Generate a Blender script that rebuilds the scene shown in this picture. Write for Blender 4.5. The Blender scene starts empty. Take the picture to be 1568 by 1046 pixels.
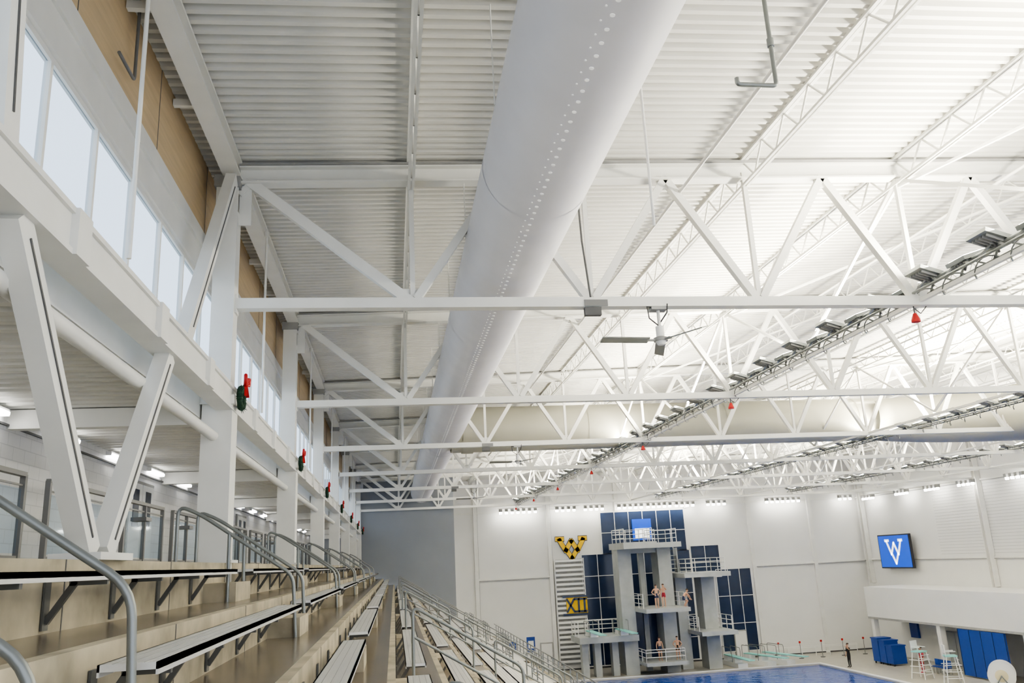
import bpy, math, random
from mathutils import Vector, Matrix
random.seed(3)
S = bpy.context.scene
try:
    S.view_settings.view_transform = 'AgX'
    S.view_settings.look = 'AgX - Medium High Contrast'
    S.view_settings.exposure = .66
except Exception: pass

# ------------------------------------------------------------ materials
def mat(name, col, rough=0.6, metal=0.0, noise=0.0, nscale=4.0, bump=0.0, bscale=30.0, emit=None, estr=0.0, spec=0.4, stretch=None):
    m = bpy.data.materials.new(name); m.use_nodes = True
    nt = m.node_tree; b = nt.nodes['Principled BSDF']
    b.inputs['Base Color'].default_value = (*col, 1)
    b.inputs['Roughness'].default_value = rough
    b.inputs['Metallic'].default_value = metal
    b.inputs['Specular IOR Level'].default_value = spec
    tc = nt.nodes.new('ShaderNodeTexCoord')
    src = tc.outputs['Object']
    if stretch:
        mp = nt.nodes.new('ShaderNodeMapping'); mp.inputs['Scale'].default_value = stretch
        nt.links.new(src, mp.inputs['Vector']); src = mp.outputs['Vector']
    if noise > 0:
        n = nt.nodes.new('ShaderNodeTexNoise'); n.inputs['Scale'].default_value = nscale
        n.inputs['Detail'].default_value = 6
        nt.links.new(src, n.inputs['Vector'])
        r = nt.nodes.new('ShaderNodeValToRGB')
        r.color_ramp.elements[0].position = 0.3; r.color_ramp.elements[1].position = 0.7
        r.color_ramp.elements[0].color = (*[max(0, c*(1-noise)) for c in col], 1)
        r.color_ramp.elements[1].color = (*[min(1, c*(1+noise*0.5)) for c in col], 1)
        nt.links.new(n.outputs['Fac'], r.inputs['Fac']); nt.links.new(r.outputs['Color'], b.inputs['Base Color'])
    if bump > 0:
        n2 = nt.nodes.new('ShaderNodeTexNoise'); n2.inputs['Scale'].default_value = bscale
        nt.links.new(src, n2.inputs['Vector'])
        bp = nt.nodes.new('ShaderNodeBump'); bp.inputs['Strength'].default_value = bump
        nt.links.new(n2.outputs['Fac'], bp.inputs['Height']); nt.links.new(bp.outputs['Normal'], b.inputs['Normal'])
    if emit:
        b.inputs['Emission Color'].default_value = (*emit, 1); b.inputs['Emission Strength'].default_value = estr
    return m

M = {}
M['steel'] = mat('white_painted_steel', (.78,.775,.735), .45, noise=.05, nscale=2)
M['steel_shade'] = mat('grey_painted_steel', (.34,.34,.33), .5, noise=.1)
M['deck'] = mat('painted_roof_deck', (.70,.69,.65), .55, noise=.07, nscale=1.2)
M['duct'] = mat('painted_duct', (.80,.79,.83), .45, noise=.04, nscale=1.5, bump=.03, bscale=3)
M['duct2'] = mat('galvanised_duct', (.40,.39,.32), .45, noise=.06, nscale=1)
M['ductdot'] = mat('duct_nozzle_glow', (1,1,.98), .4, emit=(1,1,.97), estr=.15)  # nozzles are no lamps; faint glow added so the dots stand out
M['wood'] = mat('plywood_panel', (.60,.46,.28), .6, noise=.12, nscale=3, stretch=(1,.3,4))
M['conc'] = mat('cast_concrete', (.48,.43,.32), .75, noise=.38, nscale=2.2, bump=.25, bscale=25)
M['concfloor'] = mat('sealed_concrete', (.23,.19,.14), .2, noise=.4, nscale=1.6, bump=.05, bscale=12, spec=.6)
M['alu'] = mat('brushed_aluminum', (.74,.73,.70), .38, metal=.35, noise=.05, stretch=(8,.3,8))
M['alu_dark'] = mat('bench_bracket_steel', (.12,.12,.11), .5)
M['rail'] = mat('galvanised_rail', (.25,.265,.26), .35, metal=.5, noise=.1)
M['raildark'] = mat('grey_railing', (.20,.20,.20), .4, metal=.4)
M['wall'] = mat('white_wall_panel', (.78,.775,.75), .6, noise=.03, nscale=.6)
M['greywall'] = mat('grey_painted_wall', (.29,.31,.34), .7, noise=.05, nscale=.4)
M['black'] = mat('black_plastic', (.03,.03,.035), .5)
M['darkgrey'] = mat('dark_grey_metal', (.10,.10,.10), .5)
M['red'] = mat('red_ribbon', (.50,.02,.02), .5, noise=.1)
M['green'] = mat('dark_green_needles', (.012,.045,.022), .8, noise=.4, nscale=40)
M['navy'] = mat('navy_glass_panel', (.02,.035,.08), .15, noise=.15, nscale=1)
M['blue'] = mat('royal_blue_vinyl', (.015,.055,.28), .5, noise=.08)
M['gold'] = mat('gold_paint', (.80,.50,.01), .5, noise=.05)
M['cream'] = mat('cream_plastic', (.75,.68,.45), .5)
M['whitep'] = mat('white_plastic', (.86,.86,.84), .4)
M['tile'] = mat('deck_tile', (.46,.44,.38), .35, noise=.1, nscale=2)
M['towerc'] = mat('tower_concrete', (.39,.41,.41), .6, noise=.12, nscale=1.5)
M['cyan'] = mat('springboard_grit', (.25,.60,.56), .6, noise=.1, nscale=10)
M['lamp'] = mat('tube_lens', (1,1,1), .4, emit=(1,.99,.96), estr=9)
M['flood'] = mat('floodlight_lens', (1,1,1), .4, emit=(1,.96,.87), estr=14)
M['bulb'] = mat('wall_lamp_lens', (1,1,1), .4, emit=(1,.97,.88), estr=34)
M['screen'] = mat('led_screen_blue', (.01,.06,.4), .3, emit=(.0,.09,.7), estr=.45)
M['screenw'] = mat('led_screen_white', (.9,.9,.9), .3, emit=(1,1,1), estr=.8)
M['skin'] = mat('skin', (.58,.34,.23), .5, noise=.05, nscale=10)
M['hair'] = mat('hair', (.06,.035,.02), .7)
M['cloth_navy'] = mat('navy_cloth', (.02,.03,.08), .8)
M['cloth_black'] = mat('black_cloth', (.02,.02,.02), .8)
M['cloth_red'] = mat('red_swimwear', (.35,.03,.05), .7)

def blockmat():
    m = bpy.data.materials.new('painted_block'); m.use_nodes = True
    nt = m.node_tree; b = nt.nodes['Principled BSDF']; b.inputs['Roughness'].default_value=.5
    tc = nt.nodes.new('ShaderNodeTexCoord'); sp = nt.nodes.new('ShaderNodeSeparateXYZ'); cb = nt.nodes.new('ShaderNodeCombineXYZ')
    nt.links.new(tc.outputs['Object'], sp.inputs[0]); nt.links.new(sp.outputs['Y'], cb.inputs['X']); nt.links.new(sp.outputs['Z'], cb.inputs['Y'])
    br = nt.nodes.new('ShaderNodeTexBrick')
    br.inputs['Color1'].default_value=(.78,.775,.77,1); br.inputs['Color2'].default_value=(.80,.795,.79,1); br.inputs['Mortar'].default_value=(.64,.64,.64,1)
    br.inputs['Scale'].default_value=1.0; br.inputs['Brick Width'].default_value=.4; br.inputs['Row Height'].default_value=.2; br.inputs['Mortar Size'].default_value=.008
    nt.links.new(cb.outputs[0], br.inputs['Vector']); nt.links.new(br.outputs['Color'], b.inputs['Base Color'])
    bp = nt.nodes.new('ShaderNodeBump'); bp.inputs['Strength'].default_value=.12
    nt.links.new(br.outputs['Fac'], bp.inputs['Height']); bp.invert=True; nt.links.new(bp.outputs['Normal'], b.inputs['Normal'])
    return m
M['block'] = blockmat()
def watermat():
    m = mat('pool_water', (.005,.06,.36), .06, spec=.3)
    nt = m.node_tree; b = nt.nodes['Principled BSDF']
    n = nt.nodes.new('ShaderNodeTexNoise'); n.inputs['Scale'].default_value=1.4; n.inputs['Detail'].default_value=4
    tc = nt.nodes.new('ShaderNodeTexCoord'); nt.links.new(tc.outputs['Object'], n.inputs['Vector'])
    bp = nt.nodes.new('ShaderNodeBump'); bp.inputs['Strength'].default_value=.35; bp.inputs['Distance'].default_value=.2
    nt.links.new(n.outputs['Fac'], bp.inputs['Height']); nt.links.new(bp.outputs['Normal'], b.inputs['Normal'])
    return m
M['water'] = watermat()
def glassmat():
    m = bpy.data.materials.new('window_glass'); m.use_nodes=True; nt=m.node_tree
    nt.nodes.clear(); o=nt.nodes.new('ShaderNodeOutputMaterial'); mx=nt.nodes.new('ShaderNodeMixShader')
    t=nt.nodes.new('ShaderNodeBsdfTransparent'); t.inputs[0].default_value=(.88,.94,1,1)
    g=nt.nodes.new('ShaderNodeBsdfGlossy'); g.inputs['Roughness'].default_value=.05
    mx.inputs[0].default_value=.06
    nt.links.new(t.outputs[0],mx.inputs[1]); nt.links.new(g.outputs[0],mx.inputs[2]); nt.links.new(mx.outputs[0],o.inputs[0])
    return m
M['glass'] = glassmat()

# ------------------------------------------------------------ mesh builder
class MB:
    def __init__(s): s.v=[]; s.f=[]; s.m=[]; s.sm=[]; s.mats=[]
    def mi(s, k):
        if k not in s.mats: s.mats.append(k)
        return s.mats.index(k)
    def add(s, vs, fs, k, smooth=False):
        o=len(s.v); s.v += [tuple(p) for p in vs]; i=s.mi(k)
        for f in fs: s.f.append(tuple(o+a for a in f)); s.m.append(i); s.sm.append(smooth)
    def box(s, x0,x1,y0,y1,z0,z1,k):
        s.add([(x0,y0,z0),(x1,y0,z0),(x1,y1,z0),(x0,y1,z0),(x0,y0,z1),(x1,y0,z1),(x1,y1,z1),(x0,y1,z1)],
              [(0,3,2,1),(4,5,6,7),(0,1,5,4),(1,2,6,5),(2,3,7,6),(3,0,4,7)],k)
    def frame(s,p,q,ref=(0,0,1)):
        p=Vector(p);q=Vector(q);d=(q-p).normalized();r=Vector(ref)
        if abs(d.dot(r))>.98: r=Vector((1,0,0)) if abs(d.x)<.9 else Vector((0,1,0))
        a=d.cross(r).normalized(); b=a.cross(d).normalized()
        return p,q,a,b
    def beam(s,p,q,w,h,k,ref=(0,0,1)):
        p,q,a,b=s.frame(p,q,ref); c=[(-w/2,-h/2),(w/2,-h/2),(w/2,h/2),(-w/2,h/2)]
        vs=[p+a*i+b*j for i,j in c]+[q+a*i+b*j for i,j in c]
        s.add(vs,[(0,3,2,1),(4,5,6,7),(0,1,5,4),(1,2,6,5),(2,3,7,6),(3,0,4,7)],k)
    def ibeam(s,p,q,w,h,t,k,ref=(0,0,1)):
        p,q,a,b=s.frame(p,q,ref)
        s.beam(p+b*(h/2-t/2),q+b*(h/2-t/2),w,t,k,ref); s.beam(p-b*(h/2-t/2),q-b*(h/2-t/2),w,t,k,ref); s.beam(p,q,t,h-2*t,k,ref)
    def cyl(s,p,q,r,k,n=10,r2=None,cap=True):
        if r2 is None: r2=r
        p,q,a,b=s.frame(p,q); vs=[]
        for (c,rr) in ((p,r),(q,r2)):
            for i in range(n):
                t=2*math.pi*i/n; vs.append(c+a*math.cos(t)*rr+b*math.sin(t)*rr)
        s.add(vs,[(i,(i+1)%n,n+(i+1)%n,n+i) for i in range(n)],k,True)
        if cap: s.add(vs,[tuple(range(n-1,-1,-1)),tuple(range(n,2*n))],k)
    def tube(s,pts,r,k,n=8):
        pts=[Vector(p) for p in pts]; rings=[]
        prev=None
        for i,p in enumerate(pts):
            if i==0: d=pts[1]-p
            elif i==len(pts)-1: d=p-pts[-2]
            else: d=(pts[i+1]-p).normalized()+(p-pts[i-1]).normalized()
            d.normalize()
            if prev is None:
                ref=Vector((0,0,1)) if abs(d.z)<.9 else Vector((0,1,0))
                a=d.cross(ref).normalized()
            else:
                a=(prev-d*prev.dot(d)).normalized()
            prev=a; b=d.cross(a)
            rings.append([p+a*math.cos(2*math.pi*j/n)*r+b*math.sin(2*math.pi*j/n)*r for j in range(n)])
        vs=[v for g in rings for v in g]; fs=[]
        for i in range(len(pts)-1):
            for j in range(n): fs.append((i*n+j,i*n+(j+1)%n,(i+1)*n+(j+1)%n,(i+1)*n+j))
        s.add(vs,fs,k,True)
        s.add(vs,[tuple(range(n)),tuple(range(len(vs)-n,len(vs)))],k)
    def sphere(s,c,rx,ry,rz,k,n=10,m=8,z0=-1,z1=1):
        vs=[];fs=[]
        a0=math.asin(z0);a1=math.asin(z1)
        for i in range(m+1):
            t=a0+(a1-a0)*i/m
            for j in range(n):
                u=2*math.pi*j/n; vs.append((c[0]+rx*math.cos(t)*math.cos(u),c[1]+ry*math.cos(t)*math.sin(u),c[2]+rz*math.sin(t)))
        for i in range(m):
            for j in range(n): fs.append((i*n+j,i*n+(j+1)%n,(i+1)*n+(j+1)%n,(i+1)*n+j))
        s.add(vs,fs,k,True)
    def mesh(s,name):
        me=bpy.data.meshes.new(name); me.from_pydata(s.v,[],s.f)
        for k in s.mats: me.materials.append(M[k])
        me.polygons.foreach_set('material_index',s.m); me.polygons.foreach_set('use_smooth',s.sm); me.update()
        return me
    def obj(s,name,loc=(0,0,0),parent=None,rot=0):
        o=bpy.data.objects.new(name,s.mesh(name)); o.location=loc; o.rotation_euler=(0,0,rot)
        S.collection.objects.link(o)
        if parent: o.parent=parent
        return o
def inst(name,me,loc=(0,0,0),rot=0,scale=(1,1,1)):
    o=bpy.data.objects.new(name,me); o.location=loc; o.rotation_euler=(0,0,rot); o.scale=scale
    S.collection.objects.link(o); return o
def fillet(pts,r=.08,n=5):
    pts=[Vector(p) for p in pts]; out=[pts[0]]
    for i in range(1,len(pts)-1):
        p=pts[i]; a=(pts[i-1]-p); b=(pts[i+1]-p); rr=min(r,a.length*.45,b.length*.45)
        A=p+a.normalized()*rr; B=p+b.normalized()*rr
        for j in range(n+1):
            t=j/n; out.append(A*(1-t)**2+p*2*t*(1-t)+B*t*t)
    out.append(pts[-1]); return out

# ------------------------------------------------------------ layout constants (metres, eye level = 0, deck = -9)
FZ=-9.0; BAY=8.45; Y0=4.55
TR=[Y0+BAY*i for i in range(8)]
def zdeck(x): return 6.60+.028*(x+2.5)
XR=42.0; YF=72.0; ZB=4.14

# ---- floor / pool
PX0,PX1,PY0,PY1=13.0,33.0,16.0,65.5
b=MB()
b.box(-6,PX0,-3,YF,FZ-.4,FZ,'tile'); b.box(PX1,XR,-3,YF,FZ-.4,FZ,'tile')
b.box(PX0,PX1,PY1,YF,FZ-.4,FZ,'tile'); b.box(PX0,PX1,-3,PY0,FZ-.4,FZ,'tile')
b.obj('floor')
b=MB()
b.box(PX0-.3,PX0,PY0-.3,PY1+.3,FZ,FZ+.06,'whitep'); b.box(PX1,PX1+.3,PY0-.3,PY1+.3,FZ,FZ+.06,'whitep')
b.box(PX0,PX1,PY1,PY1+.3,FZ,FZ+.06,'whitep'); b.box(PX0,PX1,PY0-.3,PY0,FZ,FZ+.06,'whitep')
b.box(PX0,PX1,PY0,PY1,FZ-.35,FZ-.1,'water')
b.obj('swimming_pool')

# ---- roof deck
b=MB(); x0,x1=-3.25,XR+.3; per=.2; y=-3.0; prof=[]
while y<YF+.2:
    prof += [(y,.0),(y+.08,.0),(y+.10,.09),(y+.18,.09)]; y+=per
vs=[];fs=[]
for (yy,dz) in prof:
    vs.append((x0,yy,zdeck(x0)+dz)); vs.append((x1,yy,zdeck(x1)+dz))
for i in range(len(prof)-1): fs.append((2*i,2*i+1,2*i+3,2*i+2))
b.add(vs,fs,'deck')
b.add([(x0,-3,zdeck(x0)+.12),(x1,-3,zdeck(x1)+.12),(x1,YF+.3,zdeck(x1)+.12),(x0,YF+.3,zdeck(x0)+.12)],[(0,1,2,3)],'deck')
b.obj('ceiling')

# ---- trusses
NX=[.35+3*k for k in range(14)]
b=MB()
zc=lambda x: zdeck(x)-.24
b.beam((-2.45,0,ZB),(XR-.5,0,ZB),.20,.17,'steel')
b.ibeam((-2.45,0,zc(-2.45)),(XR-.5,0,zc(XR-.5)),.24,.30,.03,'steel')
b.beam((-2.45,0,zc(-2.45)+.17),(XR-.5,0,zc(XR-.5)+.17),.30,.03,'steel_shade')
b.beam((-2.3,0,zc(-2.3)-.1),(NX[0],0,ZB),.13,.17,'steel')
b.beam((-2.45,0,zc(0)-.4),(-2.2,0,zc(0)-.1),.1,.1,'steel')
for i,x in enumerate(NX):
    b.beam((x,0,ZB),(x,0,zc(x)),.08,.08,'steel')
    b.box(x-.16,x+.16,-.012,.012,ZB+.05,ZB+.26,'steel')
    if i<len(NX)-1:
        m=x+1.5
        b.beam((x+.06,0,ZB+.08),(m,0,zc(m)-.1),.13,.13,'steel'); b.beam((m,0,zc(m)-.1),(x+2.94,0,ZB+.08),.13,.13,'steel')
        b.box(m-.14,m+.14,-.012,.012,zc(m)-.3,zc(m)-.1,'steel')
b.beam((NX[-1],0,ZB),(XR-.6,0,zc(XR)-.1),.13,.13,'steel')
tm=b.mesh('roof_truss')
for y in TR: inst('roof_truss',tm,(0,y,0))

# ---- bar joists
def joist(L0,L1):
    b=MB()
    for dx in (-.035,.035):
        b.box(dx-.03,dx+.03,L0,L1,-.05,-.005,'steel')
        b.box(dx-.022,dx+.022,L0,L1,-.52,-.475,'steel')
    y=L0; up=True
    while y<L1-.45:
        b.cyl((0,y,-.03 if up else -.49),(0,y+.42,-.49 if up else -.03),.019,'steel',5,cap=False); up=not up; y+=.42
    return b.mesh('bar_joist')
jm=joist(-3,63.95); jm2=joist(-3,YF-.05)
for x in NX: inst('bar_joist',jm if x<4.6 else jm2,(x,0,zdeck(x)))
b=MB(); z=zdeck(-2.5)
b.ibeam((-2.55,-3,z-.17),(-2.55,YF-8.2,z-.17),.28,.30,.04,'steel')
for yy in [TR[i]+BAY*f for i in range(7) for f in (.25,.5,.75)]:
    b.box(-3.0,-2.55,yy-.04,yy+.04,z-.2,z-.1,'steel')
b.obj('edge_beam')
b=MB()
for i in range(7):
    y=TR[i]
    for x in NX[3::3]:
        b.beam((x,y,zdeck(x)-.55),(x+3,y+BAY,zdeck(x)-.5),.05,.05,'steel')
        b.beam((x+3,y,zdeck(x)-.5),(x,y+BAY,zdeck(x)-.55),.05,.05,'steel')
        b.beam((x,y+BAY*.5,ZB+.1),(x,y+BAY,zdeck(x)-.4),.06,.06,'steel'); b.beam((x,y+BAY*.5,ZB+.1),(x,y,zdeck(x)-.4),.06,.06,'steel')
        b.beam((x,y,ZB),(x,y+BAY,ZB),.07,.07,'steel')
b.obj('roof_bracing')

# ---- columns
b=MB()
b.ibeam((0,0,2.55),(0,0,zdeck(-2.5)-.32),.34,.34,.045,'steel',ref=(0,1,0))
b.box(-.17,.17,-.12,.12,2.6,5.7,'steel')
b.box(-.22,.22,-.22,.22,-.32,2.62,'steel'); b.box(-.25,.25,-.25,.25,2.5,2.64,'steel')
b.box(-.3,.3,-.26,.26,.17,.21,'steel')
b.box(.17,.36,-.015,.015,5.5,6.2,'steel')
b.box(.14,.2,-.1,.1,ZB-.15,ZB+.15,'steel')
b.box(-.2,.2,-.22,.22,6.1,6.3,'steel_shade')
cm=b.mesh('steel_column')
for y in TR: inst('steel_column',cm,(-2.62,y,0))
b=MB(); b.ibeam((0,0,-3.4),(0,0,7.3),.4,.4,.05,'steel',ref=(0,1,0)); rc=b.mesh('wall_pilaster')
for y in TR[:7]+[70.9]: inst('wall_pilaster',rc,(XR-.22,y,0))

# ---- longitudinal beams and V brace
b=MB()
b.ibeam((-2.52,-3,2.60),(-2.52,63.8,2.60),.26,.38,.05,'steel')
b.box(-2.46,-2.42,-3,63.8,2.46,2.74,'steel')
for i in range(7):
    for f in (.22,.5,.78):
        yy=TR[i]+BAY*f; b.box(-2.44,-2.36,yy-.14,yy+.14,2.41,2.79,'steel')
b.obj('spandrel_beam')
b=MB(); b.cyl((-2.66,-3,2.02),(-2.66,63.8,2.02),.075,'steel',12)
for i in range(7):
    for f in (.15,.85): b.beam((-2.66,TR[i]+BAY*f,2.02),(-2.9,TR[i]+BAY*f,2.28),.06,.06,'steel')
b.obj('tie_pipe')
b=MB()
def strut(p,q):
    b.beam(p,q,.22,.16,'steel',ref=(1,0,0))
    P=Vector(p)+Vector((.085,0,0)); Q=Vector(q)+Vector((.085,0,0)); d=(Q-P)*.06
    b.beam(P+d,Q-d,.018,.01,'darkgrey',ref=(1,0,0))
strut((-2.52,7.45,.22),(-2.52,5.55,2.42)); strut((-2.52,7.80,.22),(-2.52,9.45,2.42))
b.box(-2.72,-2.32,7.2,8.05,.17,.23,'steel')
strut((-2.52,10.15,2.80),(-2.52,12.65,6.15)); strut((-2.52,5.25,2.80),(-2.52,4.85,6.15))
b.obj('v_brace')
b=MB()
for y in (7.4,15.2,24,32.5,41,49.4): b.cyl((-2.34,y,2.8),(-2.34,y,6.35),.022,'steel',8); b.cyl((-2.34,y,6.2),(-2.34,y,6.3),.05,'steel',8)
b.obj('hanger_rod')

# ---- window wall
WX=-3.0
for i in range(-1,7):
    y0=TR[i] if i>=0 else TR[0]-BAY; y1=y0+BAY; y1=min(y1,63.9)
    b=MB(); n=7; dy=(y1-y0)/n
    b.box(WX-.04,WX+.03,y0,y1,4.50,4.56,'steel'); b.box(WX-.04,WX+.08,y0,y1,2.62,2.72,'steel')
    for j in range(n+1):
        yy=y0+dy*j; w=.026
        b.box(WX-.03,WX+.03,max(yy-w,y0),min(yy+w,y1),2.72,4.50,'steel')
    b.box(WX-.012,WX,y0,y1,2.72,4.50,'glass')
    b.obj('window_%d'%(i+2))
b=MB()
b.box(WX-.05,WX-.02,-3,63.9,4.56,6.9,'steel'); b.box(WX-.02,WX-.01,-3,63.9,5.3,6.6,'wood')
b.add([(WX-.02,-3,4.56),(WX+.05,-3,4.60),(WX+.05,63.9,4.60),(WX-.02,63.9,4.56),(WX-.02,-3,5.40),(WX+.02,-3,5.36),(WX+.02,63.9,5.36),(WX-.02,63.9,5.40)],
      [(0,1,2,3),(1,5,6,2),(4,7,6,5),(0,4,5,1),(3,2,6,7)],'steel')
b.box(WX+.02,WX+.07,-3,63.9,5.02,5.07,'steel')
yy=-1
while yy<63:
    b.box(WX-.01,WX-.006,yy,yy+.015,5.4,6.6,'darkgrey'); yy+=2.82
b.obj('wall_left_upper')
b=MB(); b.tube(fillet([(WX+.1,8.9,6.5),(WX+.1,8.9,5.55),(WX+.1,8.35,5.55)],.06),.02,'raildark'); b.obj('conduit_hook')

# ---- concourse
CX=-5.6
b=MB(); b.box(CX-.2,CX,-3,63.9,.17,2.5,'block'); b.box(CX,CX+.03,-3,63.9,.17,.27,'darkgrey'); b.box(CX,CX+.04,-3,63.9,2.26,2.29,'darkgrey')
b.obj('wall_left')
b=MB(); prof=[];y=-3.0
while y<63.8: prof+=[(y,0),(y+.12,0),(y+.15,.05),(y+.27,.05)]; y+=.3
vs=[];fs=[]
for (yy,dz) in prof: vs+= [(CX-.2,yy,2.52+dz),(WX+.1,yy,2.52+dz)]
for i in range(len(prof)-1): fs.append((2*i,2*i+1,2*i+3,2*i+2))
b.add(vs,fs,'deck'); b.box(CX-.2,WX+.1,-3,63.8,2.6,2.62,'deck'); b.box(WX-.05,WX+.13,-3,63.8,2.3,2.62,'steel')
for y in TR: b.box(CX,-2.86,y-.1,y+.1,2.22,2.5,'steel')
b.obj('concourse_ceiling')
b=MB(); b.box(CX-.2,-2.415,-3,63.9,-.02,.165,'conc'); b.obj('concourse_floor')
b=MB(); b.box(0,.10,0,1.1,-.03,.05,'whitep'); b.box(.01,.11,.02,1.08,-.05,-.03,'lamp'); b.box(.10,.12,.03,1.07,-.03,.01,'lamp')
lm=b.mesh('fluorescent_wall_light'); y=6.0
while y<62:
    inst('fluorescent_wall_light',lm,(CX+.01,y,2.42)); y+=2.8
b=MB(); rx=-4.1; y=4.9
while y<62:
    for yy in (y,y+1.1,y+2.2): b.box(rx-.03,rx+.03,yy-.03,yy+.03,.17,1.2,'raildark')
    b.beam((rx,y,1.2),(rx,y+2.2,1.2),.07,.05,'raildark'); b.beam((rx,y,.3),(rx,y+2.2,.3),.03,.03,'raildark'); b.beam((rx,y,1.08),(rx,y+2.2,1.08),.02,.02,'raildark')
    b.box(rx-.006,rx+.006,y+.05,y+1.05,.34,1.04,'glass'); b.box(rx-.006,rx+.006,y+1.15,y+2.15,.34,1.04,'glass')
    b.box(rx-.04,rx+.2,y+.5,y+.8,.9,.96,'raildark')
    y+=2.9
b.obj('concourse_railing')
for n,y in enumerate((18.6,31.2,44.0)):
    b=MB(); b.box(CX+.005,CX+.06,y,y+1.9,.17,2.1,'steel_shade'); b.box(CX+.05,CX+.08,y+.08,y+.92,.2,2.03,'whitep'); b.box(CX+.05,CX+.08,y+.98,y+1.82,.2,2.03,'whitep')
    b.box(CX+.08,CX+.09,y+.3,y+.7,1.1,1.9,'navy'); b.box(CX+.08,CX+.09,y+1.2,y+1.6,1.1,1.9,'navy'); b.obj('door_%d'%(n+1))

# ---- grandstand
NR=12; RUN=.8; RISE=.47
fl=lambda i: -.33-RISE*i
xs=lambda i: -2.4+RUN*i
AY=[4.5,12.45,20.4,28.9,37.3,45.8,54.2]
AIS=[a-.55 for a in AY]
b=MB(); ya,yb=-3.0,63.8
for i in range(NR):
    z=fl(i); zt=.17 if i==0 else fl(i-1)
    b.add([(xs(i),ya,z),(xs(i),yb,z),(xs(i),yb,zt),(xs(i),ya,zt)],[(0,3,2,1)],'conc')
    b.add([(xs(i),ya,z),(xs(i+1)-.10,ya,z),(xs(i+1)-.10,yb,z),(xs(i),yb,z)],[(0,1,2,3)],'concfloor')
    b.add([(xs(i+1)-.10,ya,z),(xs(i+1),ya,z),(xs(i+1),yb,z),(xs(i+1)-.10,yb,z)],[(0,1,2,3)],'conc')
b.add([(-2.415,ya,.17),(-2.4,ya,.17),(-2.4,yb,.17),(-2.415,yb,.17)],[(0,1,2,3)],'conc')
XE=xs(NR)
b.add([(XE,ya,FZ),(XE,yb,FZ),(XE,yb,fl(NR-1)),(XE,ya,fl(NR-1))],[(0,1,2,3)],'wall')
b.box(XE-.15,XE,ya,yb,fl(NR-1),fl(NR-1)+.25,'conc')
for ay in AIS:
    for i in range(NR):
        zt=fl(i)+RISE/2
        b.box(xs(i),xs(i)+.4,ay-.55,ay+.55,fl(i),zt,'conc')
for yj in [3*k+.7 for k in range(21)]:
    for i in range(NR):
        zt=.17 if i==0 else fl(i-1); b.box(xs(i)-.001,xs(i)+.004,yj,yj+.015,fl(i),zt,'darkgrey')
b.obj('concrete_grandstand')
ends=[-3.6]+AIS+[63.6]
for a in range(len(ends)-1):
    y0=ends[a]+.65; y1=ends[a+1]-.65
    if a==len(ends)-2: y1=63.5
    b=MB()
    for i in range(NR):
        zt=fl(i)+.40; X=xs(i)+.14
        b.box(X,X+.29,y0,y1,zt-.035,zt,'alu'); b.box(X,X+.012,y0,y1,zt-.06,zt,'alu'); b.box(X+.278,X+.29,y0,y1,zt-.06,zt,'alu')
        for gg in (.07,.145,.22): b.box(X+gg,X+gg+.004,y0,y1,zt,zt+.002,'steel_shade')
        yy=y0+.35
        while yy<y1:
            b.box(X+.02,X+.27,yy-.02,yy+.02,zt-.09,zt-.036,'alu_dark')
            b.beam((X+.06,yy,zt-.06),(X-.12,yy,zt-.33),.04,.04,'alu_dark'); b.box(xs(i)+.005,xs(i)+.02,yy-.05,yy+.05,zt-.38,zt-.05,'alu_dark')
            yy+=1.42
    b.obj('bleacher_bench')
def nos(x): return -.33-.5875*(x+1.6)
r=.024
def top_rail(b):
    b.tube(fillet([(-2.75,0,.17),(-2.75,0,.90),(-2.45,0,.76),(-1.29,0,-.04),(-1.25,0,fl(1))],.14),r,'rail',10)
    b.cyl((-2.1,0,.52),(-2.1,0,fl(0)),r,'rail',10)
b=MB(); top_rail(b); hm1=b.mesh('concourse_handrail')
b=MB(); top_rail(b)
for x in (.25,2.3,4.3,):
    p=[(x,0,nos(x)-.1),(x,0,nos(x)+.86),(x+1.55,0,nos(x+1.55)+.86),(x+1.55,0,nos(x+1.55)-.1)]
    b.tube(fillet(p,.12),r,'rail',10); b.tube([(x,0,nos(x)+.45),(x+1.55,0,nos(x+1.55)+.45)],r*.8,'rail',8)
hm=b.mesh('stair_handrail')
for k,ay in enumerate(AY): inst('stair_handrail',hm,(0,ay,0)); inst('concourse_handrail',hm1,(0,ay-1.12,-.25 if k==0 else 0))
b=MB(); gx=XE-.07; gz=fl(NR-1)+.25; y=2.0
while y<63:
    b.box(gx-.025,gx+.025,y-.025,y+.025,gz,gz+.85,'rail'); y+=1.3
for h in (.15,.32,.49,.66): b.cyl((gx,2,gz+h),(gx,63,gz+h),.012,'rail',6)
b.cyl((gx,2,gz+.87),(gx,63,gz+.87),.026,'rail',8)
b.obj('front_guardrail')
b=MB(); gx=xs(9)+.05; gz=fl(8)
for ay in AIS:
    u0,u1=ay+.7,ay+3.0
    for yy in (u0,(u0+u1)/2,u1): b.box(gx-.02,gx+.02,yy-.02,yy+.02,fl(9),gz+.95,'rail')
    for h in (.2,.4,.6,.8,.97): b.cyl((gx,u0,gz+h-.02),(gx,u1,gz+h-.02),.016,'rail',6)
b.obj('vomitory_guardrail')

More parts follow.
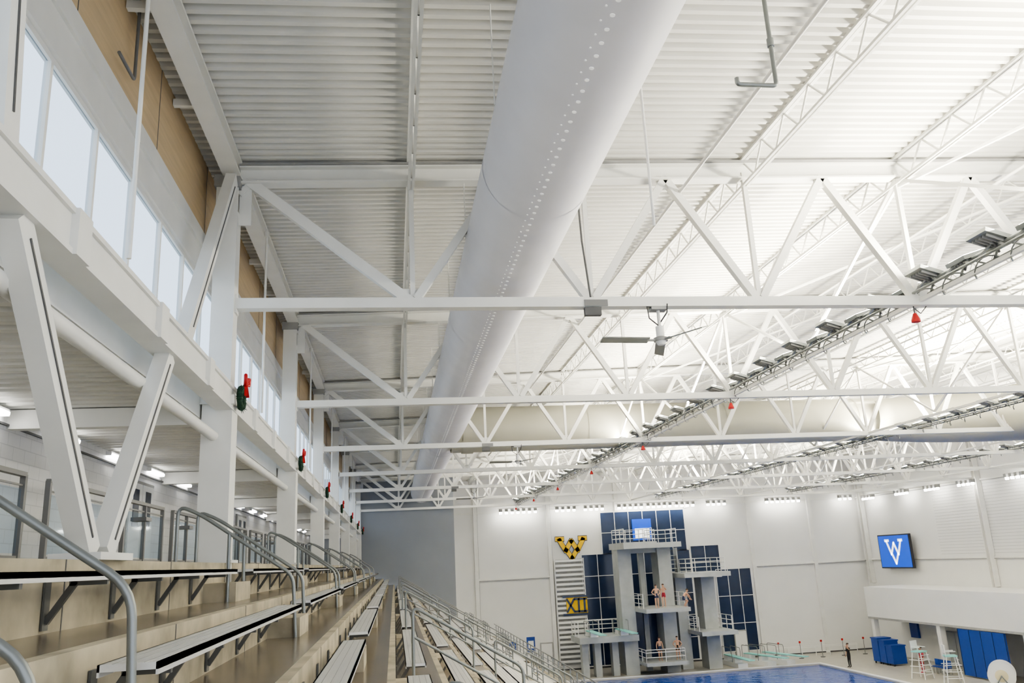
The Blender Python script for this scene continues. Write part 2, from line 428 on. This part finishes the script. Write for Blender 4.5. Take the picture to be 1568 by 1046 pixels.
# ---- ducts
def ring(c,ax,r,n=40):
    ax=Vector(ax).normalized(); a=ax.cross(Vector((0,0,1))).normalized(); bb=a.cross(ax)
    return [Vector(c)+a*math.cos(2*math.pi*i/n)*r+bb*math.sin(2*math.pi*i/n)*r for i in range(n)]
def sweep(b,path,r,k,n=40):
    rings=[]
    for i,p in enumerate(path):
        d=Vector(path[min(i+1,len(path)-1)])-Vector(path[max(i-1,0)]); rings.append(ring(p,d,r if not isinstance(r,list) else r[i],n))
    vs=[v for g in rings for v in g];fs=[]
    for i in range(len(path)-1):
        for j in range(n): fs.append((i*n+j,i*n+(j+1)%n,(i+1)*n+(j+1)%n,(i+1)*n+j))
    b.add(vs,fs,k,True)
DX,DZ,DR=2.05,5.30,.775
b=MB()
sweep(b,[(DX,y,DZ) for y in range(-3,63,3)]+[(DX,63.5,DZ)],DR,'duct')
b.add(ring((DX,63.5,DZ),(0,1,0),DR),[tuple(range(40))],'duct')
for y in (10.4,17.5,24.5,32,49,60):
    sweep(b,[(DX,y,DZ),(DX,y+.04,DZ)],DR+.005,'duct')
sweep(b,[(DX,35.2,DZ),(DX,35.5,DZ)],DR+.10,'duct')
for row,ang in ((0,-99),(1,-105)):
    y=3.0+.1*row
    t=math.radians(ang)
    nrm=Vector((math.cos(t),0,math.sin(t)))
    while y<63:
        c=Vector((DX,y,DZ))+nrm*DR
        b.cyl(c-nrm*.01,c+nrm*.004,.023 if row==0 else .010,'ductdot',12); y+=.2
b.obj('ventilation_duct')
b=MB(); YD=33.9; RX=25.5; XZ=5.32; XRD=.93
path=[(DX+.3,YD,XZ)]+[(x,YD,XZ) for x in range(4,20,3)]+[(21,YD,XZ)]
rad=[XRD]*len(path)
for a in range(0,91,10):
    t=math.radians(a); path.append((RX-4.5+4.5*math.sin(t),YD-4.5+4.5*math.cos(t),XZ-.5*a/90)); rad.append(XRD+.25*a/90)
for y in (27,24,20,14,8,2,-3): path.append((RX,y,XZ-.5)); rad.append(XRD+.25)
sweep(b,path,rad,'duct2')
sweep(b,[(DX+.75,YD,XZ),(DX+1.2,YD,XZ)],XRD+.05,'duct2')
for x in (8,14,20): sweep(b,[(x,YD,XZ),(x+.06,YD,XZ)],XRD+.02,'duct2')
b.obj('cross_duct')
b=MB()
for y in [TR[0]+BAY*.5*k for k in range(14)]:
    for sx in (-1,1): b.cyl((DX+sx*(DR+.02),y,DZ),(DX+sx*(DR+.02),y,zdeck(DX)-.02),.01,'steel',6)
b.obj('duct_hanger')

# ---- floodlight rows: one real, two added to brighten the right ceiling
def floodrow(y0,y1):
    b=MB(); y=y0
    for dx in (-.16,.16): b.cyl((dx,y0,.14),(dx,y1,.14),.025,'rail',6)
    b.cyl((0,y0,.26),(0,y1,.26),.04,'rail',6)
    i=0
    while y<y1:
        s=1 if i%2 else -1
        c=Vector((.10*s,y,.36)); t=.30*s
        u=Vector((math.cos(t),0,math.sin(t))); n=Vector((-math.sin(t),0,math.cos(t)))
        b.beam(c-u*.27,c+u*.27,.46,.07,'rail',ref=n); b.beam(c-u*.22+n*.04,c+u*.22+n*.04,.40,.012,'flood',ref=n)
        for kk in (-.16,-.08,0,.08,.16): b.beam(c-u*.2-n*.05+Vector((0,kk,0)),c+u*.2-n*.05+Vector((0,kk,0)),.02,.05,'steel_shade',ref=n)
        b.cyl((0,y,.14),c,.02,'darkgrey',6)
        for sx in (-1,1):
            b.beam((.16*sx,y-.35,.12),(.05*sx,y,.34),.03,.03,'rail'); b.beam((.16*sx,y+.35,.12),(.05*sx,y,.34),.03,.03,'rail')
        pts=[]
        for q in range(13):
            a=q/12*2*math.pi; pts.append((.12*math.cos(a)+.02,y+.1+q/12*.7,.06+.13*math.sin(a)))
        b.tube(pts,.013,'rail',5)
        y+=.82; i+=1
    return b.mesh('real_and_added_floodlights')
fm=floodrow(6,63.5)
FX=[9.4,20.5,31.5]  # first row is real; second and third are added for ceiling brightness
for x in FX: inst('real_and_added_floodlights',fm,(x,0,ZB))
for x,pw in zip(FX,(640,1900,1000)):  # the two added rows burn stronger than the real one
    for i in range(7):
        L=bpy.data.lights.new('real_and_added_uplights','AREA'); L.shape='RECTANGLE'; L.size=.5; L.size_y=7.5; L.energy=pw*(1.3 if i<3 else .75); L.color=(1,.94,.79)
        o=bpy.data.objects.new('real_and_added_uplights',L); o.location=(x,TR[i]+BAY/2,ZB+.5)
        o.rotation_euler=(math.pi,-.35 if x<10 else 0,0); S.collection.objects.link(o)
b=MB()
b.cyl((0,0,.1),(0,0,-.12),.012,'darkgrey',6); b.cyl((0,0,-.10),(0,0,-.22),.03,'red',10,r2=.08); b.cyl((0,0,-.22),(0,0,-.26),.08,'red',10); b.tube([(0,0,.0),(.12,0,-.1),(.22,0,0),(.3,0,.1)],.01,'darkgrey',5)
hm=b.mesh('alarm_horn')
for y in TR[1:]: inst('alarm_horn',hm,(9.25,y,ZB-.12))

# ---- ceiling fans
b=MB()
b.cyl((0,0,-.1),(0,0,-.62),.03,'steel',8); b.box(-.14,.14,-.1,.1,-.14,-.09,'steel_shade'); b.cyl((0,0,-.42),(0,0,-.60),.07,'whitep',16); b.cyl((0,0,-.62),(0,0,-.68),.12,'steel_shade',20); b.cyl((0,0,-.68),(0,0,-.74),.09,'whitep',16,r2=.06)
for a in (184,74,300):
    t=math.radians(a); d=Vector((math.cos(t),math.sin(t),0)); n=Vector((d.y*.3,-d.x*.3,1)).normalized()
    if a==300: d=d*.9
    b.beam(Vector((0,0,-.66))+d*.1,Vector((0,0,-.66))+d*.25,.06,.03,'steel_shade'); b.beam(Vector((0,0,-.66))+d*.22,Vector((0,0,-.66))+d*1.05,.17,.018,'rail',ref=n)
b.tube([(-.05,.0,-.1),(-.22,-.1,-.1),(-.2,-.1,-.3),(-.02,0,-.4)],.012,'black',6)
b.tube([(.05,.0,-.1),(.14,-.1,-.05),(.12,-.1,-.2),(.02,0,-.35)],.012,'black',6)
b.box(-1.3,-1.02,-.12,-.02,-.24,-.10,'darkgrey'); b.box(-1.3,-.9,-.12,-.02,-.08,.03,'raildark')
fan=b.mesh('ceiling_fan')
for y in (TR[1],TR[3],TR[5]): inst('ceiling_fan',fan,(4.5,y,ZB))
b=MB(); b.tube(fillet([(4.3,7.7,6.74),(4.3,7.7,5.0),(3.84,7.7,5.0),(3.84,7.7,5.08)],.05),.026,'rail',10); b.cyl((4.3,7.7,5.5),(4.3,7.7,5.6),.04,'rail',10); b.obj('bent_drain_pipe')
b=MB(); b.cyl((3.35,9.5,4.06),(3.35,9.5,6.2),.02,'steel',8); b.obj('drop_rod')
b=MB(); b.tube([(3.2,TR[1]-.16,6.2),(3.22,TR[1]-.16,5.2),(3.3,TR[1]-.16,4.2)],.018,'darkgrey',6)
b.tube([(3.2,TR[1]-.16,6.2),(3.25,TR[1]-1,6.22),(3.25,TR[1]-3,6.22)],.02,'rail',6); b.obj('electrical_conduit')
b=MB()
for x in (5.1,11.2,17.2,23.2):
    b.cyl((x,-3,zdeck(x)-.62),(x,32.8,zdeck(x)-.62),.03,'steel',8)
b.obj('sprinkler_pipe')

# wreath with bow on the pool side of each column
b=MB()
for k in range(28):
    a=2*math.pi*k/28; c=(0,.15*math.cos(a),-.02+.15*math.sin(a))
    b.sphere(c,.045+.012*random.random(),.05,.05,'green',6,4)
    d=Vector((random.uniform(.1,1),math.cos(a)+random.uniform(-.5,.5),math.sin(a)+random.uniform(-.5,.5))).normalized()
    b.cyl(Vector(c),Vector(c)+d*.09,.012,'green',4,r2=.002)
for s in (-1,1):
    b.tube([(.05,0,.20),(.07,.08*s,.29),(.08,.16*s,.31),(.08,.14*s,.20),(.05,0,.18)],.028,'red',6)
    b.beam((.06,0,.19),(.08,.08*s,.0),.05,.012,'red')
b.sphere((.07,0,.20),.035,.035,.035,'red',8,6)
wm=b.mesh('christmas_wreath')
for y in TR[1:]: inst('christmas_wreath',wm,(-2.30,y-.05,2.64))

# ---- end walls
b=MB(); b.box(-6,4.5,64,64.3,FZ,6.6,'greywall'); b.box(4.3,4.5,64.3,YF,FZ,6.7,'wall'); b.obj('wall_back_left')
b=MB(); b.box(4.5,XR+.4,YF,YF+.4,FZ,8.3,'wall'); b.box(4.5,XR,YF-.06,YF,FZ,FZ+.12,'darkgrey')
b.obj('wall_far')
b=MB()
for x in (6.85,13.2,19.3,25.6,31.4,37.2):
    z0=FZ if x in(6.85,31.4,37.2,13.2) else 3.8
    b.box(x-.16,x+.16,YF-.22,YF,z0,6.8,'steel'); b.box(x+.16,x+.2,YF-.1,YF,z0,6.8,'steel_shade')
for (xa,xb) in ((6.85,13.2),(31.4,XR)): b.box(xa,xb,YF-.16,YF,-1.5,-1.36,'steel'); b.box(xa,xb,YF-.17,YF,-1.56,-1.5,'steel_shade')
b.box(4.6,XR,YF-.10,YF,4.0,4.15,'steel')
b.obj('trim_1')
b=MB(); b.box(XR,XR+.4,-3,YF+.4,FZ,8.3,'wall'); b.obj('wall_right')
b=MB()
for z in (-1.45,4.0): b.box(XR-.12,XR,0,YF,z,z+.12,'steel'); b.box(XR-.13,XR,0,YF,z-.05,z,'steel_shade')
for zz in [-1.1+.22*k for k in range(24)]: b.box(XR-.012,XR,0,YF-11,zz,zz+.015,'steel_shade')
b.obj('trim_2')
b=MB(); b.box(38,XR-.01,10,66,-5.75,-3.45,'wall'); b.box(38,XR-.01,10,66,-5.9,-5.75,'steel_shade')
for y in (65.6,57.2,48.7,40.2): b.box(38.1,38.5,y-.2,y+.2,FZ,-5.9,'wall')
b.box(40.8,41,10,66,FZ,-5.9,'wall')
b.obj('gallery_soffit')
b=MB(); b.box(40.7,40.79,58.2,60.2,FZ,-6.6,'greywall'); b.box(40.66,40.7,58.3,59.15,FZ+.05,-6.7,'towerc'); b.box(40.66,40.7,59.25,60.1,FZ+.05,-6.7,'towerc'); b.obj('door_4')
b=MB(); b.box(38.0,38.09,50.4,55.0,FZ+.1,-5.95,'blue')
for k in range(5): b.box(37.98,38.0,50.4+1.13*k,50.43+1.13*k,FZ+.1,-5.95,'navy')
b.obj('blue_divider_pad')
b=MB()
for (y0,y1,z1) in ((62.2,63.0,-7.3),(63.1,64.0,-7.2),(61.3,62.1,-7.6)):
    b.box(36.8,37.9,y0,y1,FZ+.15,z1,'blue'); b.box(36.75,37.95,y0-.04,y1+.04,z1,z1+.08,'blue')
    for yy in (y0+.1,y1-.1): b.cyl((36.9,yy,FZ),(36.9,yy,FZ+.15),.06,'black',8)
b.obj('storage_bin')
b=MB(); b.box(40.6,40.78,63.6,64.6,-7.4,-6.2,'blue'); b.obj('blue_banner')
# wall screen and logo
b=MB(); b.box(XR-.65,XR-.45,63.9,68.4,-2.15,.6,'black'); b.box(XR-.67,XR-.65,64.0,68.3,-2.05,.5,'screen')
for yy in (65,67.3): b.box(XR-.45,XR-.01,yy-.1,yy+.1,-.9,-.7,'darkgrey')
def strokes(b,segs,o,u,v,n,w,t,k):
    o=Vector(o);u=Vector(u);v=Vector(v);n=Vector(n)
    for (a,c) in segs:
        p=o+u*a[0]+v*a[1]; q=o+u*c[0]+v*c[1]; d=(q-p).normalized()
        b.beam(p-d*w*.35,q+d*w*.35,w,t,k,ref=n)
WV=[((-1.0,.75),(-.50,-.25)),((-.50,-.25),(0,.62)),((0,.62),(.50,-.25)),((.50,-.25),(1.0,.75)),((-.42,-.25),(.0,-.95)),((.42,-.25),(.0,-.95)),((-1.2,.82),(-.72,.82)),((.72,.82),(1.2,.82))]
strokes(b,[((a[0]*1.0,a[1]*1.05),(c[0]*1.0,c[1]*1.05)) for a,c in WV],(XR-.685,66.1,-.75),(0,-1,0),(0,0,1),(1,0,0),.21,.02,'screenw')
b.obj('scoreboard_screen')

def panelgrid(b,x0,x1,z0,z1,nx,nz):
    y=YF-.05
    b.box(x0,x1,y-.05,y,z0,z1,'navy')
    for i in range(nx+1):
        x=x0+(x1-x0)*i/nx; b.box(x-.025,x+.025,y-.09,y-.05,z0,z1,'whitep')
    for j in range(nz+1):
        z=z0+(z1-z0)*j/nz; b.box(x0,x1,y-.09,y-.05,z-.025,z+.025,'whitep')
b=MB(); panelgrid(b,17.8,25.4,.2,3.7,6,2); panelgrid(b,15.9,25.6,-8.8,.2,7,5); panelgrid(b,25.7,28.3,-2.2,.5,2,2); panelgrid(b,27.8,31.0,-8.4,-1.6,3,3)
b.obj('window_10')
b=MB()
x0,x1=13.5,16.0
for i in range(22):
    z=-8.4+.385*i; b.box(x0,x1,YF-.30,YF-.24,z,z+.19,'whitep')
for xx in (x0,x1): b.box(xx-.05,xx+.05,YF-.3,YF-.23,-8.6,-.05,'whitep')
b.box(x0,x1,YF-.10,YF-.02,-8.6,-.1,'steel_shade')
b.obj('wall_slats')
b=MB(); o=(15.1,YF-.10,.85)
WV2=[((a[0]*1.05,a[1]*.92),(c[0]*1.05,c[1]*.92)) for a,c in WV]
strokes(b,WV2,o,(1,0,0),(0,0,1),(0,1,0),.46,.03,'navy'); strokes(b,WV2,(15.1,YF-.14,.85),(1,0,0),(0,0,1),(0,1,0),.36,.03,'gold')
b.obj('gold_wall_logo')
b=MB(); b.box(14.3,16.1,YF-.38,YF-.33,-4.55,-3.2,'gold')
XII=[((-.85,.5),(-.25,-.5)),((-.25,.5),(-.85,-.5)),((.15,.5),(.15,-.5)),((.65,.5),(.65,-.5)),((-1.15,.72),(1.15,.72)),((-1.15,-.72),(1.15,-.72)),((-.2,.5),(.8,.5)),((-.2,-.5),(.8,-.5))]
strokes(b,XII,(15.2,YF-.40,-3.88),(1,0,0),(0,0,1),(0,1,0),.17,.03,'navy'); b.obj('roman_numeral_sign')
for (x0,x1,z0,z1) in ((9.3,9.9,-7.3,-6.5),(10.8,11.5,-7.4,-6.2)):
    b=MB(); b.box(x0,x1,YF-.08,YF-.01,z0,z1,'blue'); b.box(x0+.12,x1-.12,YF-.09,YF-.08,z0+.3,z1-.3,'whitep'); b.obj('blue_poster')
b=MB(); b.box(20.6,22.3,YF-.25,YF-.15,1.2,3.0,'screen'); b.box(20.8,22.1,YF-.27,YF-.25,1.35,2.2,'screenw'); b.obj('blue_wall_sign')  # printed wall sign, not a display; its glow is added by the screen colours
for n,(x0,x1) in enumerate(((12.0,12.9),(28.9,29.9))):
    b=MB(); b.box(x0-.08,x1+.08,YF-.16,YF-.01,FZ+.01,FZ+2.3,'steel_shade'); b.box(x0,x1,YF-.20,YF-.16,FZ+.01,FZ+2.2,'wall'); b.box(x1-.15,x1-.1,YF-.24,YF-.2,FZ+1,FZ+1.1,'darkgrey'); b.obj('door_%d'%(n+5))
b=MB()
groups=[(9,4),(11,3),(13.9,4),(16.4,4),(19.4,5),(22,5),(24.6,4),(27.5,4),(33,4),(35,3),(40,3)]
for gx,n in groups:
    for j in range(n):
        x=gx+.5*j; b.box(x-.13,x+.13,YF-.9,YF-.6,4.05,4.3,'steel_shade'); b.cyl((x,YF-.75,4.05),(x,YF-.75,3.88),.12,'bulb',10)
    b.beam((gx-.2,YF-.75,4.35),(gx+.5*n,YF-.75,4.35),.06,.06,'steel')
for gy in (68,63,59,55,50,45):
    for j in range(4):
        y=gy+.5*j; b.box(XR-.9,XR-.6,y-.13,y+.13,3.85,4.1,'steel_shade'); b.cyl((XR-.75,y,3.85),(XR-.75,y,3.7),.12,'bulb',10)
b.obj('wall_lamp_row')

# ---- diving tower
b=MB()
def railing(b,x0,x1,y0,y1,z,sides='lrb',h=1.05):
    seg=[]
    if 'l' in sides: seg.append(((x0,y0),(x0,y1)))
    if 'r' in sides: seg.append(((x1,y0),(x1,y1)))
    if 'b' in sides: seg.append(((x0,y1),(x1,y1)))
    if 'f' in sides: seg.append(((x0,y0),(x1,y0)))
    for (p,q) in seg:
        for hh in (.35,.7,h): b.cyl((*p,z+hh),(*q,z+hh),.03,'whitep',6)
        n=max(1,int((Vector(q)-Vector(p)).length/1.1))
        for i in range(n+1):
            t=i/n; x=p[0]+(q[0]-p[0])*t; y=p[1]+(q[1]-p[1])*t; b.cyl((x,y,z),(x,y,z+h),.03,'whitep',6)
b.box(17.7,18.8,66.6,68.4,FZ,.5,'towerc'); b.box(21.0,22.1,66.6,68.4,FZ,.5,'towerc'); b.box(19.9,20.3,68.2,68.7,FZ,.5,'towerc')
b.box(17.6,20.3,64.2,68.8,.45,.95,'towerc'); b.box(20.6,22.6,65.2,68.8,.45,.85,'towerc'); b.box(18.8,22.1,67,68.6,.1,.5,'towerc')
railing(b,17.9,20.2,65,68.7,.95); railing(b,20.7,22.5,66,68.7,.85)
b.box(18.8,22.3,63.6,68.4,-4.35,-4.05,'towerc'); railing(b,18.9,22.2,64.6,68.3,-4.05,'lr')
b.box(18.8,22.1,64.6,68.4,-8.25,-8.0,'towerc'); railing(b,18.9,22.0,65,68.3,-8.0,'lrf',.9)
b.box(18.8,21,68.35,68.45,-8,-4.4,'navy')
b.box(22.6,23.5,67.6,68.6,FZ,-1.7,'towerc'); b.box(24.5,25.6,66.8,68.4,FZ,-1.9,'towerc')
b.box(22.4,26.2,64.6,68.6,-1.95,-1.6,'towerc'); railing(b,23.4,26.1,65.4,68.5,-1.6)
b.box(23.3,26.2,64.4,68.6,-6.3,-6.0,'towerc'); railing(b,23.4,26.1,65.2,68.5,-6.0)
b.box(14.0,18.7,65.8,69.2,-6.45,-6.0,'towerc')
for x in (14.6,15.6,17.0,18.2): b.box(x-.25,x+.25,66.8,67.6,FZ,-6.45,'towerc')
railing(b,14.1,18.6,66.6,69.1,-6.0,'lb')
for i in range(26):
    b.box(22.2,23.3,68.9,69.3,FZ+.35*i,FZ+.35*i+.06,'towerc')
b.box(22.1,22.2,68.7,69.5,FZ,.4,'towerc'); b.box(23.3,23.4,68.7,69.5,FZ,.4,'towerc')
b.obj('diving_tower')
b=MB()
b.box(-.26,.26,-4.2,.6,.32,.38,'cyan'); b.box(-.28,.28,-.2,.6,.0,.3,'whitep'); b.box(-.3,.3,-1.35,-1.1,0,.3,'whitep'); b.cyl((-.35,-1.2,.3),(.35,-1.2,.3),.06,'rail',10)
for s in (-.36,.36):
    b.tube(fillet([(s,.6,0),(s,.6,1.1),(s,-1.25,1.1),(s,-1.25,0)],.15),.025,'rail',8)
sbm=b.mesh('springboard')
for x in (15.2,17.6): inst('springboard',sbm,(x,67.2,-5.99))
b=MB()
b.box(-.26,.26,-4.4,.6,.72,.78,'cyan'); b.box(-.4,.4,-2.6,.7,.0,.35,'whitep'); b.box(-.28,.28,-.2,.6,.35,.7,'whitep'); b.box(-.3,.3,-1.8,-1.4,.35,.68,'whitep')
for s in (-.36,.36): b.tube(fillet([(s,.6,.3),(s,.6,1.4),(s,-1.4,1.4),(s,-1.4,.3)],.15),.025,'rail',8)
sb2=b.mesh('low_springboard')
for x in (26.9,28.7,30.3): inst('low_springboard',sb2,(x,68.5,FZ),rot=.25 if x>28 else 0)

b=MB(); railing(b,31.5,39,70.2,70.6,FZ,'f',.8); b.obj('deck_railing')
b=MB()
for k in range(5):
    x=31.5+1.9*k; b.cyl((x,69.2,FZ),(x,69.2,FZ+.04),.2,'darkgrey',10); b.cyl((x,69.2,FZ+.04),(x,69.2,FZ+1.2),.025,'rail',8); b.box(x-.07,x+.07,69.16,69.24,FZ+1.2,FZ+1.36,'red')
b.obj('flag_stanchion')
b=MB()
for sx in (-.5,.5):
    for sy in (-.5,.5): b.cyl((sx,sy,0),(sx*.6,sy*.6,1.7),.035,'whitep',8)
    for h in (.4,.8,1.2): b.cyl((sx*.92,-.5,h),(sx*.92,.5,h),.025,'whitep',6)
    b.cyl((sx*.6,.3,1.7),(sx*.6,.38,2.4),.03,'whitep',6); b.cyl((sx*.6,-.3,2.0),(sx*.6,.33,2.0),.03,'whitep',6)
b.box(-.36,.36,-.36,.36,1.68,1.76,'cyan'); b.box(-.34,.34,.3,.36,1.9,2.4,'whitep')
for h in (.3,.6,.9,1.2,1.5): b.cyl((-.4,-.55+h*.1,h),(.4,-.55+h*.1,h),.025,'whitep',6)
lc=b.mesh('lifeguard_chair')
for (x,y,r) in ((35.2,55.4,.4),(35.4,52.4,1.2)): inst('lifeguard_chair',lc,(x,y,FZ),r)
b=MB()
for s in (-1,1):
    b.cyl((s*.7,0,1.0),(s*.74,0,1.0),.75,'whitep',28); b.cyl((s*.75,0,1.0),(s*.77,0,1.0),.35,'cream',20); b.beam((s*.9,-.6,.1),(s*.9,0,1.0),.06,.06,'rail'); b.beam((s*.9,.6,.1),(s*.9,0,1.0),.06,.06,'rail')
    b.cyl((s*.9,-.6,.0),(s*.9,-.6,.2),.08,'black',8); b.cyl((s*.9,.6,.0),(s*.9,.6,.2),.08,'black',8)
b.cyl((-.95,0,1.0),(.95,0,1.0),.05,'rail',8); b.cyl((-.7,0,1.0),(.7,0,1.0),.5,'blue',20)
rm=b.mesh('lane_line_reel')
for (x,y,r) in ((36.0,48.6,.9),(36.4,46.0,.9)): inst('lane_line_reel',rm,(x,y,FZ),r)
b=MB()
for k in range(4):
    y=56.0+.45*k
    b.box(37.2,37.7,y-.2,y+.2,FZ+.42,FZ+.46,'blue'); b.box(37.66,37.7,y-.2,y+.2,FZ+.5,FZ+.9,'blue')
    for xx in (37.22,37.68):
        for yy in (y-.18,y+.18): b.cyl((xx,yy,FZ),(xx,yy,FZ+.44 if xx<37.5 else FZ+.9),.015,'rail',6)
b.obj('folding_chair_row')

# ---- people
ST=dict(pelvis=(0,0,.95),waist=(0,0,1.1),chest=(0,.0,1.30),neck=(0,0,1.47),head=(0,.02,1.58),crown=(0,.01,1.69),
 shl=(-.17,0,1.41),ell=(-.24,-.02,1.13),wrl=(-.25,.06,.89),shr=(.17,0,1.41),elr=(.24,-.02,1.13),wrr=(.25,.06,.89),
 hil=(-.09,0,.90),knl=(-.10,.03,.50),anl=(-.10,0,.09),tol=(-.11,.17,.04),hir=(.09,0,.90),knr=(.10,.03,.50),anr=(.10,0,.09),tor=(.11,.17,.04))
RAD=dict(pelvis=.125,waist=.115,chest=.14,neck=.055,head=.088,crown=.07,shl=.06,ell=.042,wrl=.028,shr=.06,elr=.042,wrr=.028,
 hil=.085,knl=.058,anl=.038,tol=.03,hir=.085,knr=.058,anr=.038,tor=.03)
ED=[('pelvis','waist'),('waist','chest'),('chest','neck'),('neck','head'),('head','crown'),('chest','shl'),('shl','ell'),('ell','wrl'),('chest','shr'),('shr','elr'),('elr','wrr'),
 ('pelvis','hil'),('hil','knl'),('knl','anl'),('anl','tol'),('pelvis','hir'),('hir','knr'),('knr','anr'),('anr','tor')]
def person(loc,rot,over={},cloth='cloth_navy',dressed=False,name='person',hair='hair'):
    J=dict(ST); J.update(over); keys=list(RAD)
    me=bpy.data.meshes.new('body'); me.from_pydata([J[k] for k in keys],[(keys.index(a),keys.index(c)) for a,c in ED],[])
    o=bpy.data.objects.new('body_tmp',me); S.collection.objects.link(o)
    sk=o.modifiers.new('Skin','SKIN')
    for i,k in enumerate(keys):
        d=me.skin_vertices[0].data[i]; d.radius=(RAD[k],RAD[k]*(.8 if k in('chest','waist') else 1)); d.use_root=(k=='pelvis')
    sb=o.modifiers.new('Sub','SUBSURF'); sb.levels=2; sb.render_levels=2
    dg=bpy.context.evaluated_depsgraph_get(); dg.update()
    em=bpy.data.meshes.new_from_object(o.evaluated_get(dg)); bpy.data.objects.remove(o)
    b=MB(); vs=[v.co.copy() for v in em.vertices]
    cl=set([('pelvis','waist'),('pelvis','hil'),('pelvis','hir')])
    if dressed: cl|=set(ED)-{('neck','head'),('head','crown'),('ell','wrl'),('elr','wrr'),('chest','neck')}
    groups={}
    for p in em.polygons:
        c=p.center; best=None;bd=9
        for a,e in ED:
            A=Vector(J[a]);B=Vector(J[e]);t=max(0,min(1,(c-A).dot(B-A)/(B-A).length_squared)); d=(c-(A+(B-A)*t)).length
            if d<bd: bd=d;best=(a,e);bt=t
        k=cloth if (best in cl or (best in(('hil','knl'),('hir','knr')) and bt<.35)) else 'skin'
        groups.setdefault(k,[]).append(tuple(p.vertices))
    for k,fs in groups.items(): b.add(vs,fs,k,True)
    H=Vector(J['head']); C=Vector(J['crown']); up=(C-H).normalized(); fw=Vector((0,1,0)); fw=(fw-up*fw.dot(up)).normalized(); sd=fw.cross(up)
    hc=(H+C)/2
    b.sphere(hc+up*.045-fw*.018,.093,.10,.085,hair,12,6,-.15,1)
    b.cyl(hc+fw*.085-up*.01,hc+fw*.118-up*.03,.010,'skin',6,r2=.016)
    for s in (-1,1):
        b.sphere(hc+fw*.082+sd*s*.033+up*.01,.012,.008,.009,'black',6,4); b.sphere(hc+sd*s*.092-up*.01,.012,.02,.03,'skin',6,4)
    b.beam(hc+fw*.083-up*.055-sd*.022,hc+fw*.083-up*.055+sd*.022,.008,.008,'cloth_red')
    for e,w in (('ell','wrl'),('elr','wrr')):
        E=Vector(J[e]);W=Vector(J[w]);d=(W-E).normalized(); a=d.cross(Vector((1,.2,.1))).normalized()
        palm=W+d*.05; b.sphere(palm,.028,.034,.048,'skin',8,6)
        for i,L in enumerate((.065,.078,.073,.058)):
            s0=palm+d*.03+a*(.024-.016*i); m=s0+d*L*.5+Vector((0,.012,0)); b.tube([s0,m,s0+d*L+Vector((0,.03,0))],.0085,'skin',6)
        s0=palm-d*.01+a*.028; b.tube([s0,s0+a*.03+d*.02,s0+a*.04+d*.05],.010,'skin',6)
    return b.obj(name,loc,rot=rot)
crouch=dict(pelvis=(0,-.12,.62),waist=(0,-.04,.76),chest=(0,.12,.92),neck=(0,.22,1.06),head=(0,.27,1.15),crown=(0,.29,1.26),
 shl=(-.17,.16,1.0),ell=(-.2,.34,.82),wrl=(-.14,.45,.62),shr=(.17,.16,1.0),elr=(.2,.34,.82),wrr=(.14,.45,.62),
 hil=(-.09,-.1,.6),knl=(-.13,.24,.46),anl=(-.1,-.02,.09),tol=(-.11,.14,.04),hir=(.09,-.1,.6),knr=(.13,.24,.46),anr=(.1,-.02,.09),tor=(.11,.14,.04))
armup=dict(ell=(-.30,.12,1.30),wrl=(-.22,.26,1.48))
hips=dict(ell=(-.34,-.08,1.16),wrl=(-.17,.08,1.0),elr=(.34,-.08,1.16),wrr=(.17,.08,1.0))
person((19.9,64.3,-4.05),math.pi,hips,'cloth_navy',name='diver')
person((20.7,65.0,-4.05),math.pi*.8,armup,'cloth_red',name='diver')
person((22.0,64.0,-4.05),-math.pi/2,crouch,'cloth_navy',name='diver')
person((20.2,65.6,-8.0),math.pi,{},'cloth_navy',name='diver')
person((21.6,65.5,-8.0),math.pi*.9,hips,'cloth_black',name='diver')
person((33.9,62.4,FZ),math.pi*.55,armup,'cloth_black',True,name='coach')
person((36.6,57.4,FZ),math.pi/2,{},'cloth_red',True,name='lifeguard')

# ---- world
w=bpy.data.worlds.new('daylight'); S.world=w; w.use_nodes=True
bg=w.node_tree.nodes['Background']; bg.inputs[0].default_value=(.87,.92,1,1); bg.inputs[1].default_value=1.35

# ---- camera
cam=bpy.data.cameras.new('camera'); co=bpy.data.objects.new('camera',cam); S.collection.objects.link(co)
cam.sensor_width=36; cam.lens=1265/1568*36; cam.clip_start=.05; cam.clip_end=500
R=Vector((.9895,-.1360,-.0484)).normalized(); F=Vector((.1439,.9558,.2564)); F=(F-R*F.dot(R)).normalized(); U=R.cross(F)
co.matrix_world=Matrix(((R.x,U.x,-F.x,0),(R.y,U.y,-F.y,0),(R.z,U.z,-F.z,0),(0,0,0,1)))
S.camera=co
